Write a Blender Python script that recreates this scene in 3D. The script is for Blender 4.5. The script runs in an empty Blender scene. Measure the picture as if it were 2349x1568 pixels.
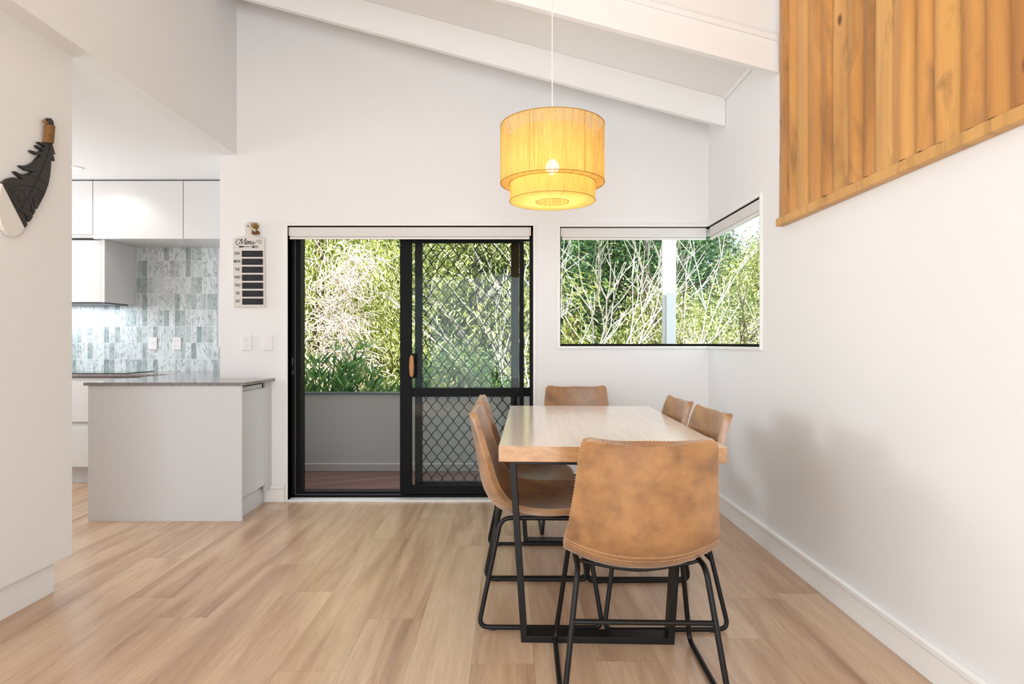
import bpy, bmesh, math, random
import numpy as np
from mathutils import Vector, Matrix
random.seed(7); np.random.seed(7)
S = bpy.context.scene
PI = math.pi
R = math.radians

# ------------------------------------------------------------------ camera, sky, sun, exposure
CAMZ = 1.16
cd = bpy.data.cameras.new('camera'); cam = bpy.data.objects.new('camera', cd)
S.collection.objects.link(cam); S.camera = cam
cam.location = (0, 0, CAMZ); cam.rotation_euler = (PI/2, 0, 0)
cd.sensor_width = 36; cd.lens = 1440/2349*36
cd.shift_x = 6.5/2349; cd.shift_y = 3/2349
cd.clip_start = 0.05; cd.clip_end = 300
S.view_settings.view_transform = 'Standard'
S.view_settings.look = 'None'
S.view_settings.gamma = 1
S.view_settings.use_curve_mapping = False
S.view_settings.exposure = 0.2

w = bpy.data.worlds.new('sky'); S.world = w; w.use_nodes = True
bg = w.node_tree.nodes['Background']
bg.inputs[0].default_value = (0.80, 0.90, 1.0, 1); bg.inputs[1].default_value = 1.9

def lamp(name, kind, loc, rot, energy, color=(1,1,1), **kw):
    l = bpy.data.lights.new(name, kind); l.energy = energy; l.color = color
    for k, v in kw.items(): setattr(l, k, v)
    o = bpy.data.objects.new(name, l); S.collection.objects.link(o)
    o.location = loc; o.rotation_euler = rot
    return o
lamp('sun', 'SUN', (0,-5,12), (R(41), 0, R(-8)), 15.0, (1.0, 0.95, 0.86), angle=R(0.6))
# first two are added fill lamps behind the camera; third stands for kitchen window
lamp('rear_fill', 'AREA', (-0.35,-2.72,1.35), (R(90), 0, R(24)), 98, (0.91, 0.96, 1.0), shape='RECTANGLE', size=2.7, size_y=2.3)
lamp('living_fill', 'AREA', (-2.62,-.55,1.35), (R(90), 0, R(-90)), 72, (0.91, 0.96, 1.0), shape='RECTANGLE', size=3.6, size_y=2.0)
lamp('kitchen_daylight', 'AREA', (-5.10,4.25,1.75), (R(90), 0, R(-100)), 50, (0.97, 0.98, 1.0), shape='RECTANGLE', size=1.5, size_y=0.9)

# ------------------------------------------------------------------ mesh helpers
class MB:
    def __init__(s): s.v = []; s.f = []
    def add(s, vs, fs):
        n = len(s.v); s.v += [tuple(p) for p in vs]; s.f += [tuple(i+n for i in f) for f in fs]; return s
    def box(s, x0, x1, y0, y1, z0, z1):
        vs = [(x0,y0,z0),(x1,y0,z0),(x1,y1,z0),(x0,y1,z0),(x0,y0,z1),(x1,y0,z1),(x1,y1,z1),(x0,y1,z1)]
        return s.add(vs, [(3,2,1,0),(4,5,6,7),(0,1,5,4),(1,2,6,5),(2,3,7,6),(3,0,4,7)])
    def prism(s, poly, axis, a, b):
        n = len(poly)
        def P(p, t):
            if axis == 'x': return (t, p[0], p[1])
            if axis == 'y': return (p[0], t, p[1])
            return (p[0], p[1], t)
        vs = [P(p, a) for p in poly] + [P(p, b) for p in poly]
        fs = [tuple(range(n))[::-1], tuple(range(n, 2*n))] + [(i, (i+1)%n, n+(i+1)%n, n+i) for i in range(n)]
        return s.add(vs, fs)
    def tube(s, pts, r, n=8, closed=False, caps=True):
        pts = [Vector(p) for p in pts]; m = len(pts)
        rs = r if isinstance(r, (list, tuple)) else [r]*m
        prev = None; rings = []
        for i, p in enumerate(pts):
            if closed: t = pts[(i+1)%m]-pts[i-1]
            else: t = pts[min(i+1, m-1)]-pts[max(i-1, 0)]
            t = t.normalized() if t.length > 1e-9 else Vector((0,0,1))
            if prev is None:
                a = Vector((0,0,1)) if abs(t.z) < .9 else Vector((1,0,0))
                u = t.cross(a).normalized()
            else:
                u = (prev - t*prev.dot(t))
                u = u.normalized() if u.length > 1e-6 else t.orthogonal().normalized()
            prev = u; v = t.cross(u)
            rings.append([p + (u*math.cos(2*PI*k/n) + v*math.sin(2*PI*k/n))*rs[i] for k in range(n)])
        vs = [q for rg in rings for q in rg]; fs = []
        for i in range(m if closed else m-1):
            j = (i+1) % m
            for k in range(n):
                fs.append((i*n+k, i*n+(k+1)%n, j*n+(k+1)%n, j*n+k))
        if caps and not closed:
            fs.append(tuple(range(n))[::-1]); fs.append(tuple((m-1)*n+k for k in range(n)))
        return s.add(vs, fs)
    def lathe(s, prof, c=(0,0), n=48, axis='z', closed=False):
        vs = []; m = len(prof)
        for k in range(n):
            a = 2*PI*k/n
            for (r, z) in prof:
                if axis == 'z': vs.append((c[0]+r*math.cos(a), c[1]+r*math.sin(a), z))
        fs = []
        for k in range(n):
            j = (k+1) % n
            for i in range(m if closed else m-1):
                i2 = (i+1) % m
                fs.append((k*m+i, j*m+i, j*m+i2, k*m+i2))
        return s.add(vs, fs)
    def ball(s, c, r, n=12, sz=1.0, sx=1.0, sy=1.0):
        prof = [(max(1e-4, math.sin(PI*i/8)), -math.cos(PI*i/8)) for i in range(9)]
        vs = []; fs = []
        for k in range(n):
            a = 2*PI*k/n
            for (q, z) in prof: vs.append((c[0]+r*q*math.cos(a)*sx, c[1]+r*q*math.sin(a)*sy, c[2]+r*z*sz))
        for k in range(n):
            j = (k+1) % n
            for i in range(8): fs.append((k*9+i, j*9+i, j*9+i+1, k*9+i+1))
        return s.add(vs, fs)
    def build(s, name, mat, parent=None, bevel=0, smooth=False, local=False, seg=2):
        me = bpy.data.meshes.new(name)
        off = Vector((0,0,0))
        if parent is not None and not local:
            q = parent
            while q is not None: off += q.location; q = q.parent
        me.from_pydata([(a-off.x, b-off.y, c-off.z) for a, b, c in s.v], [], s.f)
        bm = bmesh.new(); bm.from_mesh(me); bmesh.ops.recalc_face_normals(bm, faces=bm.faces); bm.to_mesh(me); bm.free()
        if mat: me.materials.append(mat)
        if smooth:
            me.polygons.foreach_set('use_smooth', [True]*len(me.polygons))
            if smooth != 'all': me.set_sharp_from_angle(angle=R(40))
        o = bpy.data.objects.new(name, me); S.collection.objects.link(o)
        if parent is not None: o.parent = parent
        if bevel:
            b = o.modifiers.new('bevel', 'BEVEL'); b.width = bevel; b.segments = seg; b.limit_method = 'ANGLE'; b.angle_limit = R(35)
        return o

def tag(o, label=None, cat=None, group=None, kind=None):
    if label: o['label'] = label
    if cat: o['category'] = cat
    if group: o['group'] = group
    if kind: o['kind'] = kind
    return o
def thing(name, loc, label, cat, group=None, rz=0):
    o = bpy.data.objects.new(name, None); S.collection.objects.link(o)
    o.location = loc; o.rotation_euler = (0,0,rz); o.empty_display_size = .1
    return tag(o, label, cat, group)
def sroot(name, loc):
    o = bpy.data.objects.new(name, None); S.collection.objects.link(o); o.location = loc; o['kind'] = 'structure'; return o
def struct(o): o['kind'] = 'structure'; return o
def copy_tree(o, parent=None):
    c = o.copy(); S.collection.objects.link(c); c.parent = parent
    for ch in [q for q in o.children]: copy_tree(ch, c)
    return c
def spline(pts, n=8, closed=False):
    pts = [Vector(p) for p in pts]; m = len(pts); out = []
    for i in range(m if closed else m-1):
        if closed: p0, p1, p2, p3 = pts[i-1], pts[i], pts[(i+1)%m], pts[(i+2)%m]
        else: p0, p1, p2, p3 = pts[max(i-1,0)], pts[i], pts[i+1], pts[min(i+2,m-1)]
        for k in range(n):
            t = k/n
            out.append(0.5*((2*p1)+(p2-p0)*t+(2*p0-5*p1+4*p2-p3)*t*t+(3*p1-p0-3*p2+p3)*t**3))
    if not closed: out.append(pts[-1])
    return out
def fillet(pts, r, n=6):
    pts = [Vector(p) for p in pts]; out = [pts[0]]
    for i in range(1, len(pts)-1):
        a, b, c = pts[i-1], pts[i], pts[i+1]
        d1 = (a-b).normalized(); d2 = (c-b).normalized()
        p, q = b+d1*r, b+d2*r
        for k in range(n+1):
            t = k/n; out.append(p*(1-t)**2 + b*2*t*(1-t) + q*t*t)
    out.append(pts[-1]); return out
def fillet_closed(pts, r, n=6):
    m = len(pts); pts = [Vector(p) for p in pts]; out = []
    for i in range(m):
        a, b, c = pts[i-1], pts[i], pts[(i+1)%m]
        d1 = (a-b).normalized(); d2 = (c-b).normalized(); p, q = b+d1*r, b+d2*r
        for k in range(n+1):
            t = k/n; out.append(p*(1-t)**2 + b*2*t*(1-t) + q*t*t)
    return out

# ------------------------------------------------------------------ material helpers
class NT:
    def __init__(s, name):
        s.m = bpy.data.materials.new(name); s.m.use_nodes = True; s.t = s.m.node_tree
        s.n = s.t.nodes; s.l = s.t.links; s.p = s.n['Principled BSDF']; s.out = s.n['Material Output']
    def node(s, typ, ins={}, **kw):
        q = s.n.new(typ)
        for k, v in kw.items(): setattr(q, k, v)
        for k, v in ins.items(): s.set(q.inputs[k], v)
        return q
    def set(s, inp, v):
        if isinstance(v, bpy.types.NodeSocket): s.l.new(v, inp)
        elif isinstance(v, bpy.types.Node): s.l.new(v.outputs[0], inp)
        else:
            if hasattr(inp.default_value, '__len__') and isinstance(v, (tuple, list)) and len(inp.default_value) == 4 and len(v) == 3: v = (*v, 1)
            inp.default_value = v
    def math(s, op, a, b=0.0, c=0.0):
        return s.node('ShaderNodeMath', {0:a, 1:b, 2:c}, operation=op).outputs[0]
    def coord(s, kind='Object'): return s.node('ShaderNodeTexCoord').outputs[kind]
    def sep(s, v): return s.node('ShaderNodeSeparateXYZ', {0:v}).outputs
    def comb(s, x=0., y=0., z=0.): return s.node('ShaderNodeCombineXYZ', {0:x,1:y,2:z}).outputs[0]
    def noise(s, vec, scale, detail=4, rough=.55, dist=0, color=False):
        q = s.node('ShaderNodeTexNoise', {'Vector':vec,'Scale':scale,'Detail':detail,'Roughness':rough,'Distortion':dist})
        return q.outputs['Color' if color else 0]
    def ramp(s, f, stops):
        q = s.node('ShaderNodeValToRGB', {0:f}); e = q.color_ramp.elements
        while len(e) < len(stops): e.new(.5)
        for i, (p, c) in enumerate(stops):
            e[i].position = p; e[i].color = (*c, 1) if len(c) == 3 else c
        return q.outputs[0]
    def mix(s, f, a, b, mode='MIX'):
        q = s.node('ShaderNodeMix', data_type='RGBA', blend_type=mode)
        s.set(q.inputs[0], f); s.set(q.inputs[6], a); s.set(q.inputs[7], b); return q.outputs[2]
    def bump(s, h, strength=.2, dist=.002):
        q = s.node('ShaderNodeBump', {'Height':h, 'Strength':strength, 'Distance':dist}); s.l.new(q.outputs[0], s.p.inputs['Normal'])
    def surf(s, sh): s.l.new(sh, s.out.inputs[0])
def lin(*c): return tuple(((x/255)/12.92 if x/255 <= .04045 else ((x/255+.055)/1.055)**2.4) for x in c)
def simple(name, col, rough=.5, metal=0, var=.04, scale=8, bump=0, spec=.5):
    m = NT(name); co = m.coord()
    n = m.noise(co, scale, 4)
    c2 = tuple(max(0, x*(1-var*2)) for x in col)
    m.set(m.p.inputs['Base Color'], m.mix(n, c2, col))
    m.p.inputs['Roughness'].default_value = rough; m.p.inputs['Metallic'].default_value = metal
    m.p.inputs['Specular IOR Level'].default_value = spec
    if bump: m.bump(m.noise(co, scale*20, 3), bump, .001)
    return m.m
M = {}
M['wall'] = simple('wall_paint', (.85,.85,.85), .6, var=.01, scale=3, bump=.08)
M['ceil'] = simple('ceiling_paint', (.88,.88,.875), .6, var=.01, scale=3)
M['gloss_white'] = simple('gloss_white_trim', (.88,.87,.85), .3, var=.01)
M['cab'] = simple('cabinet_laminate', (.67,.665,.655), .32, var=.01, scale=40)
M['cab_panel'] = simple('cabinet_end_panel', (.66,.67,.685), .4, var=.02, scale=30)
M['black'] = simple('black_aluminium', (.006,.006,.007), .45, var=.2, spec=.10)
M['grey_alu'] = simple('grey_aluminium', (.07,.07,.08), .35, metal=.3, var=.1)
M['steel_black'] = simple('black_powdercoat', (.008,.0075,.007), .4, var=.2, scale=30, spec=.25)
M['gap'] = simple('dark_recess', (.02,.02,.02), .8)
M['plastic'] = simple('white_plastic', (.86,.85,.85), .25, var=.01)
M['blind'] = simple('blind_fabric', (.76,.74,.72), .75, var=.03, scale=200)
M['chrome'] = simple('chrome', (.75,.75,.75), .2, metal=1)
M['ext_grey'] = simple('balustrade_grey_paint', (.33,.305,.285), .7, var=.03, scale=20)
M['ext_light'] = simple('balustrade_light_edge', (.62,.60,.55), .6)
M['ext_cap'] = simple('balustrade_cap', (.06,.075,.08), .4)
M['post'] = simple('verandah_post_paint', (.70,.68,.66), .5)
M['slate'] = simple('chalk_slate', (.012,.012,.014), .7)
M['chalk'] = simple('chalk_marks', (.10,.10,.11), .9)
M['ink'] = simple('black_ink', (.01,.01,.01), .6)
M['rope'] = simple('twine', lin(176,128,74), .85, var=.3, scale=60, bump=.5)
M['gold'] = simple('gold_ornament', (.50,.30,.10), .32, metal=.7, var=.3, scale=60)
M['cream'] = simple('cream_ribbon', (.66,.55,.38), .5, var=.1)
M['bulb_base'] = simple('bulb_holder', (.8,.8,.78), .3)
M['blackglass'] = simple('black_glass', (.01,.01,.012), .06)
M['boardwhite'] = simple('washed_white_wood', (.74,.71,.67), .6, var=.05, scale=30)
M['handle_wood'] = simple('honey_wood', lin(196,132,62), .4, var=.2, scale=40)
M['carved'] = simple('dark_carved_wood', lin(50,46,45), .6, var=.15, scale=50)
M['groove'] = simple('carved_groove', lin(22,20,20), .7)
M['cream_paint'] = simple('feather_white_paint', (.80,.78,.74), .4)

def emis(name, col, st):
    m = NT(name); e = m.node('ShaderNodeEmission', {0:col, 1:st}); m.surf(e.outputs[0]); return m.m
M['bulb'] = emis('glowing_bulb', (1,.93,.78), 30)
M['down'] = emis('downlight_lens', (1,.98,.95), 30)

def m_glass():
    m = NT('window_glass')
    tr = m.node('ShaderNodeBsdfTransparent', {0:(.96,.98,.97)})
    gl = m.node('ShaderNodeBsdfGlossy', {0:(1,1,1), 'Roughness':.01})
    fr = m.node('ShaderNodeFresnel', {0:1.45})
    mx = m.node('ShaderNodeMixShader', {0:m.math('MULTIPLY', fr.outputs[0], .13), 1:tr.outputs[0], 2:gl.outputs[0]})
    m.surf(mx.outputs[0]); return m.m
M['glass'] = m_glass()

def m_floor():
    m = NT('oak_plank_floor'); X, Y, Z = m.sep(m.coord())
    W, L = .228, 1.52
    cx = m.math('DIVIDE', m.math('ADD', X, 50.07), W); col = m.math('FLOOR', cx)
    rc = m.node('ShaderNodeTexWhiteNoise', {'W':col}, noise_dimensions='1D').outputs[0]
    cy = m.math('ADD', m.math('DIVIDE', m.math('ADD', Y, 50.), L), m.math('MULTIPLY', rc, 7.3)); row = m.math('FLOOR', cy)
    idv = m.comb(col, row, 0.)
    rid = m.node('ShaderNodeTexWhiteNoise', {'Vector':idv}, noise_dimensions='2D'); r1 = rid.outputs[0]; rcol = m.sep(rid.outputs[1])
    base = m.comb(m.math('ADD', X, m.math('MULTIPLY', rcol[0], 9.)), m.math('MULTIPLY', m.math('ADD', Y, m.math('MULTIPLY', rcol[1], 20.)), .085), 0.)
    big = m.noise(base, 7.5, 5, .58, .9)
    fine = m.noise(m.comb(m.math('MULTIPLY', X, 1.), m.math('MULTIPLY', Y, .03), r1), 240., 4, .6)
    mid = m.noise(m.comb(m.math('ADD', X, m.math('MULTIPLY', rcol[2], 5.)), m.math('MULTIPLY', Y, .07), r1), 38., 6, .65, .8)
    c = m.ramp(big, [(.30, lin(140,104,78)), (.42, lin(182,148,118)), (.53, lin(210,180,148)), (.70, lin(224,198,168))])
    c = m.mix(m.math('MULTIPLY', m.ramp(mid, [(.42, (1,1,1)), (.6, (0,0,0))]), .28), c, lin(150,112,86))
    c = m.mix(m.math('MULTIPLY', m.ramp(fine, [(.35, (1,1,1)), (.55, (0,0,0))]), .22), c, lin(150,115,90))
    c = m.mix(.35, c, m.ramp(r1, [(0, lin(176,138,108)), (1, lin(222,194,164))]))
    fx = m.math('FRACT', cx); fy = m.math('FRACT', cy)
    gx = m.math('MAXIMUM', m.math('LESS_THAN', fx, .005), m.math('LESS_THAN', m.math('MULTIPLY', fy, L/W), .008))
    c = m.mix(m.math('MULTIPLY', gx, .6), c, lin(120,92,70))
    m.set(m.p.inputs['Base Color'], c)
    m.set(m.p.inputs['Roughness'], m.math('ADD', m.math('MULTIPLY', fine, .10), .24))
    m.bump(m.math('SUBTRACT', m.math('MULTIPLY', fine, .3), m.math('MULTIPLY', gx, 1.)), .12, .001)
    return m.m
M['floor'] = m_floor()

def m_deck():
    m = NT('deck_boards'); X, Y, Z = m.sep(m.coord())
    a = R(24); u = m.math('ADD', m.math('MULTIPLY', X, math.cos(a)), m.math('MULTIPLY', Y, math.sin(a)))
    v = m.math('SUBTRACT', m.math('MULTIPLY', Y, math.cos(a)), m.math('MULTIPLY', X, math.sin(a)))
    c = m.math('DIVIDE', m.math('ADD', v, 30.), .12); idn = m.math('FLOOR', c)
    r = m.node('ShaderNodeTexWhiteNoise', {'W':idn}, noise_dimensions='1D').outputs[0]
    n = m.noise(m.comb(m.math('MULTIPLY', u, .1), v, r), 30., 4)
    col = m.mix(n, m.ramp(r, [(0, lin(112,70,58)), (1, lin(150,98,80))]), lin(84,56,52))
    g = m.math('LESS_THAN', m.math('FRACT', c), .06)
    m.set(m.p.inputs['Base Color'], m.mix(g, col, (.02,.012,.01)))
    m.p.inputs['Roughness'].default_value = .22; return m.m
M['deck'] = m_deck()

def m_tile():
    m = NT('marble_splashback_tiles'); X, Y, Z = m.sep(m.coord())
    cx = m.math('DIVIDE', m.math('ADD', X, 10.015), .05); cz = m.math('DIVIDE', m.math('ADD', Z, 3.+.045), .1503)
    ix = m.math('FLOOR', cx); iz = m.math('FLOOR', cz)
    wn = m.node('ShaderNodeTexWhiteNoise', {'Vector':m.comb(ix, iz, 0.)}, noise_dimensions='2D'); r = wn.outputs[0]; rc = m.sep(wn.outputs[1])
    P = m.comb(m.math('ADD', X, m.math('MULTIPLY', rc[0], 13.)), m.math('MULTIPLY', rc[1], 9.), m.math('MULTIPLY', m.math('ADD', Z, m.math('MULTIPLY', rc[2], 11.)), .38))
    n1 = m.noise(P, 22., 5, .6, 1.5); n2 = m.noise(P, 9., 4, .6, 2.2)
    vein = m.math('ABSOLUTE', m.math('SUBTRACT', n2, .5))
    base = m.mix(m.math('POWER', r, 3.0), m.mix(n1, lin(206,216,218), lin(236,241,242)), m.mix(n1, lin(120,140,138), lin(170,184,180)))
    vm = m.ramp(vein, [(.0, (1,1,1)), (.032, (0,0,0))])
    c = m.mix(m.math('MULTIPLY', vm, .62), base, lin(80,96,108))
    g = m.math('MAXIMUM', m.math('LESS_THAN', m.math('FRACT', cx), .045), m.math('LESS_THAN', m.math('FRACT', cz), .016))
    m.set(m.p.inputs['Base Color'], m.mix(g, c, lin(232,236,236)))
    m.set(m.p.inputs['Roughness'], m.math('ADD', m.math('MULTIPLY', g, .5), .18)); return m.m
M['tile'] = m_tile()

def m_stone():
    m = NT('grey_stone_worktop'); co = m.coord()
    n = m.noise(co, 60., 6, .7); n2 = m.noise(co, 9., 4, .6, 1)
    c = m.ramp(n, [(.35, lin(112,104,102)), (.6, lin(150,143,140)), (.72, lin(190,184,180))])
    m.set(m.p.inputs['Base Color'], m.mix(m.math('MULTIPLY', n2, .3), c, lin(120,112,110)))
    m.p.inputs['Roughness'].default_value = .12; return m.m
M['stone'] = m_stone()

def m_table():
    m = NT('oak_table_wood'); X, Y, Z = m.sep(m.coord())
    # rings run along the table; the ends show end grain
    n = m.noise(m.comb(X, m.math('MULTIPLY', Y, .08), m.math('MULTIPLY', Z, 1.)), 26., 5, .6, 1.)
    f = m.noise(m.comb(X, m.math('MULTIPLY', Y, .03), Z), 190., 3)
    top = m.ramp(n, [(.3, lin(244,226,212)), (.6, lin(250,238,226))])  # bright reflected sheen put into the top's colour, far paler than the ends
    top = m.mix(m.math('MULTIPLY', f, .14), top, lin(216,184,156))
    ge = m.node('ShaderNodeNewGeometry'); tc = m.node('ShaderNodeTexCoord')
    N = m.sep(tc.outputs['Normal'])
    endm = m.math('GREATER_THAN', m.math('ABSOLUTE', N[1]), .5)
    ring = m.noise(m.comb(m.math('MULTIPLY', X, .35), 0., Z), 34., 4, .6, 1.2)
    cross = m.noise(m.comb(X, 0., m.math('MULTIPLY', Z, .15)), 320., 2)
    e = m.ramp(ring, [(.35, lin(172,124,78)), (.62, lin(200,152,104))])
    e = m.mix(m.math('MULTIPLY', cross, .2), e, lin(136,90,50))
    ck = m.noise(m.comb(m.math('MULTIPLY', X, .5), 0., m.math('MULTIPLY', Z, 1.6)), 24., 3, .5, 3.)
    e = m.mix(m.ramp(m.math('ABSOLUTE', m.math('SUBTRACT', ck, .56)), [(.0,(.9,.9,.9)), (.006,(0,0,0))]), e, lin(70,44,24))
    sidem = m.math('GREATER_THAN', m.math('ABSOLUTE', N[0]), .5)
    c = m.mix(endm, top, e)
    m.set(m.p.inputs['Base Color'], c)
    m.p.inputs['Roughness'].default_value = .22; m.p.inputs['Coat Weight'].default_value = .6; m.p.inputs['Coat Roughness'].default_value = .15; m.bump(f, .03, .001); return m.m
M['table'] = m_table()

def m_leather():
    m = NT('tan_leather'); co = m.coord()
    n = m.noise(co, 11., 5, .6, .1); n2 = m.noise(co, 45., 4, .6); f = m.noise(co, 420., 3)
    c = m.ramp(n, [(.32, lin(122,86,54)), (.5, lin(156,112,70)), (.68, lin(176,130,80))])
    c = m.mix(m.math('MULTIPLY', n2, .3), c, lin(146,104,70))
    m.set(m.p.inputs['Base Color'], c); m.p.inputs['Roughness'].default_value = .33; m.p.inputs['Coat Weight'].default_value = .8; m.p.inputs['Coat Roughness'].default_value = .34; m.p.inputs['Sheen Weight'].default_value = .22; m.p.inputs['Sheen Roughness'].default_value = .4; m.p.inputs['Sheen Tint'].default_value = (1,.88,.82,1)
    m.bump(f, .12, .001); return m.m
M['leather'] = m_leather()
M['thread'] = simple('leather_thread', lin(222,182,140), .7)

def m_clad():
    m = NT('timber_cladding'); X, Y, Z = m.sep(m.coord())
    at = m.node('ShaderNodeAttribute', attribute_name='board'); r = at.outputs['Fac']
    P = m.comb(m.math('MULTIPLY', r, 17.), Y, m.math('MULTIPLY', Z, .16))
    n = m.noise(P, 9., 5, .6, 1.); f = m.noise(m.comb(r, Y, m.math('MULTIPLY', Z, .03)), 160., 4)
    c = m.ramp(n, [(.28, lin(156,102,50)), (.45, lin(198,140,72)), (.6, lin(214,160,88)), (.75, lin(226,184,116))])
    c = m.mix(.55, c, m.ramp(r, [(0, lin(166,108,52)), (.35, lin(196,136,70)), (.6, lin(214,158,84)), (1, lin(232,192,122))]))
    c = m.mix(m.math('MULTIPLY', f, .22), c, lin(150,92,38))
    st = m.noise(m.comb(m.math('MULTIPLY', r, 31.), m.math('MULTIPLY', Y, 1.), m.math('MULTIPLY', Z, .35)), 7., 4, .6, .8)
    c = m.mix(m.ramp(st, [(.54,(0,0,0)), (.72,(.65,.65,.65))]), c, lin(120,88,52))
    vk = m.node('ShaderNodeTexVoronoi', {'Vector':m.comb(m.math('MULTIPLY', r, 5.), Y, m.math('MULTIPLY', Z, .55)), 'Scale':5.})
    c = m.mix(m.ramp(vk.outputs['Distance'], [(.04,(.9,.9,.9)), (.09,(0,0,0))]), c, lin(88,50,26))
    m.set(m.p.inputs['Base Color'], c); m.p.inputs['Roughness'].default_value = .45; m.bump(f, .1, .001)
    return m.m
M['clad'] = m_clad()

def m_raffia():
    m = NT('raffia_string'); X, Y, Z = m.sep(m.coord())
    ang = m.math('ARCTAN2', Y, X); rad = m.math('SQRT', m.math('ADD', m.math('MULTIPLY', X, X), m.math('MULTIPLY', Y, Y)))
    ca, sa = m.math('DIVIDE', X, rad), m.math('DIVIDE', Y, rad)
    P = m.comb(ca, sa, m.math('MULTIPLY', Z, .5)); 
    f = m.noise(m.comb(ca, sa, m.math('MULTIPLY', Z, .06)), 75., 4, .7); g = m.noise(m.comb(ca, sa, m.math('MULTIPLY', Z, .15)), 9., 3)
    c = m.ramp(f, [(.3, lin(200,156,80)), (.5, lin(244,212,130)), (.7, lin(252,232,170))])
    c = m.mix(m.ramp(g, [(.55,(0,0,0)), (.75,(.5,.5,.5))]), c, lin(206,164,90))
    d = m.node('ShaderNodeBsdfDiffuse', {0:c}); t = m.node('ShaderNodeBsdfTranslucent', {0:c})
    mx = m.node('ShaderNodeMixShader', {0:.6, 1:d.outputs[0], 2:t.outputs[0]})
    tr = m.node('ShaderNodeBsdfTransparent')
    hole = m.ramp(f, [(.38,(.55,.55,.55)), (.46,(.12,.12,.12))])
    m2 = m.node('ShaderNodeMixShader', {0:hole, 1:mx.outputs[0], 2:tr.outputs[0]}); m.surf(m2.outputs[0]); return m.m
M['raffia'] = m_raffia()
M['raffia_edge'] = simple('raffia_binding', lin(196,150,60), .8, var=.2, scale=80)

def m_leaf(name, c0, c1, c2, trans=.4, rough=.45):
    m = NT(name); g = m.node('ShaderNodeNewGeometry'); oi = m.node('ShaderNodeObjectInfo')
    c = m.ramp(g.outputs['Random Per Island'], [(0, c0), (.55, c1), (1, c2)])
    hs = m.node('ShaderNodeHueSaturation', {'Color':c, 'Value':m.math('ADD', m.math('MULTIPLY', oi.outputs['Random'], .5), .75)})
    m.set(m.p.inputs['Base Color'], hs.outputs[0]); m.p.inputs['Roughness'].default_value = rough
    t = m.node('ShaderNodeBsdfTranslucent', {0:hs.outputs[0]})
    mx = m.node('ShaderNodeMixShader', {0:trans, 1:m.p.outputs[0], 2:t.outputs[0]}); m.surf(mx.outputs[0]); return m.m
M['leaf_yellow'] = m_leaf('yellow_green_needles', lin(56,70,24), lin(150,162,68), lin(242,238,190))  # this and the next leaf mix have highlights and shaded gaps put into colour
M['leaf_green'] = m_leaf('mid_green_leaves', lin(36,56,26), lin(104,126,62), lin(222,224,176))
M['leaf_dark'] = m_leaf('deep_green_leaves', lin(24,48,34), lin(52,90,56), lin(120,150,90))
M['leaf_ole'] = m_leaf('glossy_oleander_leaves', lin(50,92,52), lin(96,138,74), lin(150,178,104), .35, .3)
M['bark_white'] = simple('pale_bark', lin(206,196,186), .8, var=.15, scale=12)
M['bark_grey'] = simple('grey_bark', lin(140,134,128), .85, var=.3, scale=12)
M['bark_dark'] = simple('dark_bark', lin(74,58,44), .9, var=.3, scale=12)
M['vine'] = simple('dead_vine', lin(222,204,190), .8, var=.2, scale=12)
M['grass'] = simple('hillside_grass', lin(84,112,40), .9, var=.35, scale=1.5)
M['tan'] = simple('tan_timber', lin(150,124,84), .8, var=.2)

# ------------------------------------------------------------------ room shell
D = 4.60; XR = 1.46; XB = -1.997; ZK = 2.537
def ceil(x): return 2.813 + .27*(XR-x)
def slab(mb, x0, x1, y0, y1, z0, extra=.04):
    mb.prism([(x0,z0),(x1,z0),(x1,ceil(x1)+extra),(x0,ceil(x0)+extra)], 'y', y0, y1)
DX0, DX1, DZ = -1.622, .176, 2.02          # door opening
WX0, WZ0, WZ1, WY0 = .373, 1.139, 2.012, 3.636   # corner window opening

struct(MB().box(-5.2, 1.56, -2.9, 4.7, -.12, 0).box(-5.2, -2.12, 4.7, 5.86, -.12, 0).build('floor', M['floor']))
b = MB()
slab(b, -2.12, DX0, D, 4.7, 0); slab(b, DX0, DX1, D, 4.7, DZ); slab(b, DX1, WX0, D, 4.7, 0)
b.box(WX0, XR+.1, D, 4.7, 0, WZ0); slab(b, WX0, XR+.1, D, 4.7, WZ1)
struct(b.build('wall_back', M['wall']))
b = MB()
b.box(XR, XR+.1, -2.8, 3.42, 0, ceil(XR)+1.03); b.box(XR, XR+.1, 3.42, WY0, 0, ceil(XR)+.03); b.box(XR, XR+.1, WY0, D, 0, WZ0); b.box(XR, XR+.1, WY0, D, WZ1, ceil(XR)+.03)
struct(b.build('wall_right', M['wall']))
# upper wall over the kitchen opening
b = MB(); b.box(XB-.1, XB, 3.42, D, ZK, ceil(XB)+.02); b.box(XB-.1, XB, -2.8, 3.42, ZK, ceil(XB)+1.02)
struct(b.build('wall_bulkhead', M['wall']))
# partition with the carving, its face overhanging a recessed plinth
struct(MB().box(-2.70, -2.11, 1.6, 3.03, .142, ZK).build('wall_left', M['wall']))
struct(MB().box(-2.80, -2.70, -2.8, -2.4, 0, ZK).box(-2.80, -2.70, 1.3, 1.6, 0, ZK).box(-2.80, -2.70, -2.4, 1.3, 2.4, ZK).build('wall_living', M['wall']))
struct(MB().box(-2.68, -2.13, 1.6, 2.935, 0, .142).build('baseboard_left', M['wall']))
# rear wall, its wide unseen opening added to let daylight in behind the camera
b = MB(); y0, y1 = -2.9, -2.8
b.box(-2.7, -1.9, y0, y1, 0, 4.9); b.box(1.2, 1.56, y0, y1, 0, 3.9)
b.prism([(-1.9,2.45),(1.2,2.45),(1.2,ceil(1.2)+1.04),(-1.9,ceil(-1.9)+1.04)], 'y', y0, y1)
struct(b.build('wall_rear', M['wall']))
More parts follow.
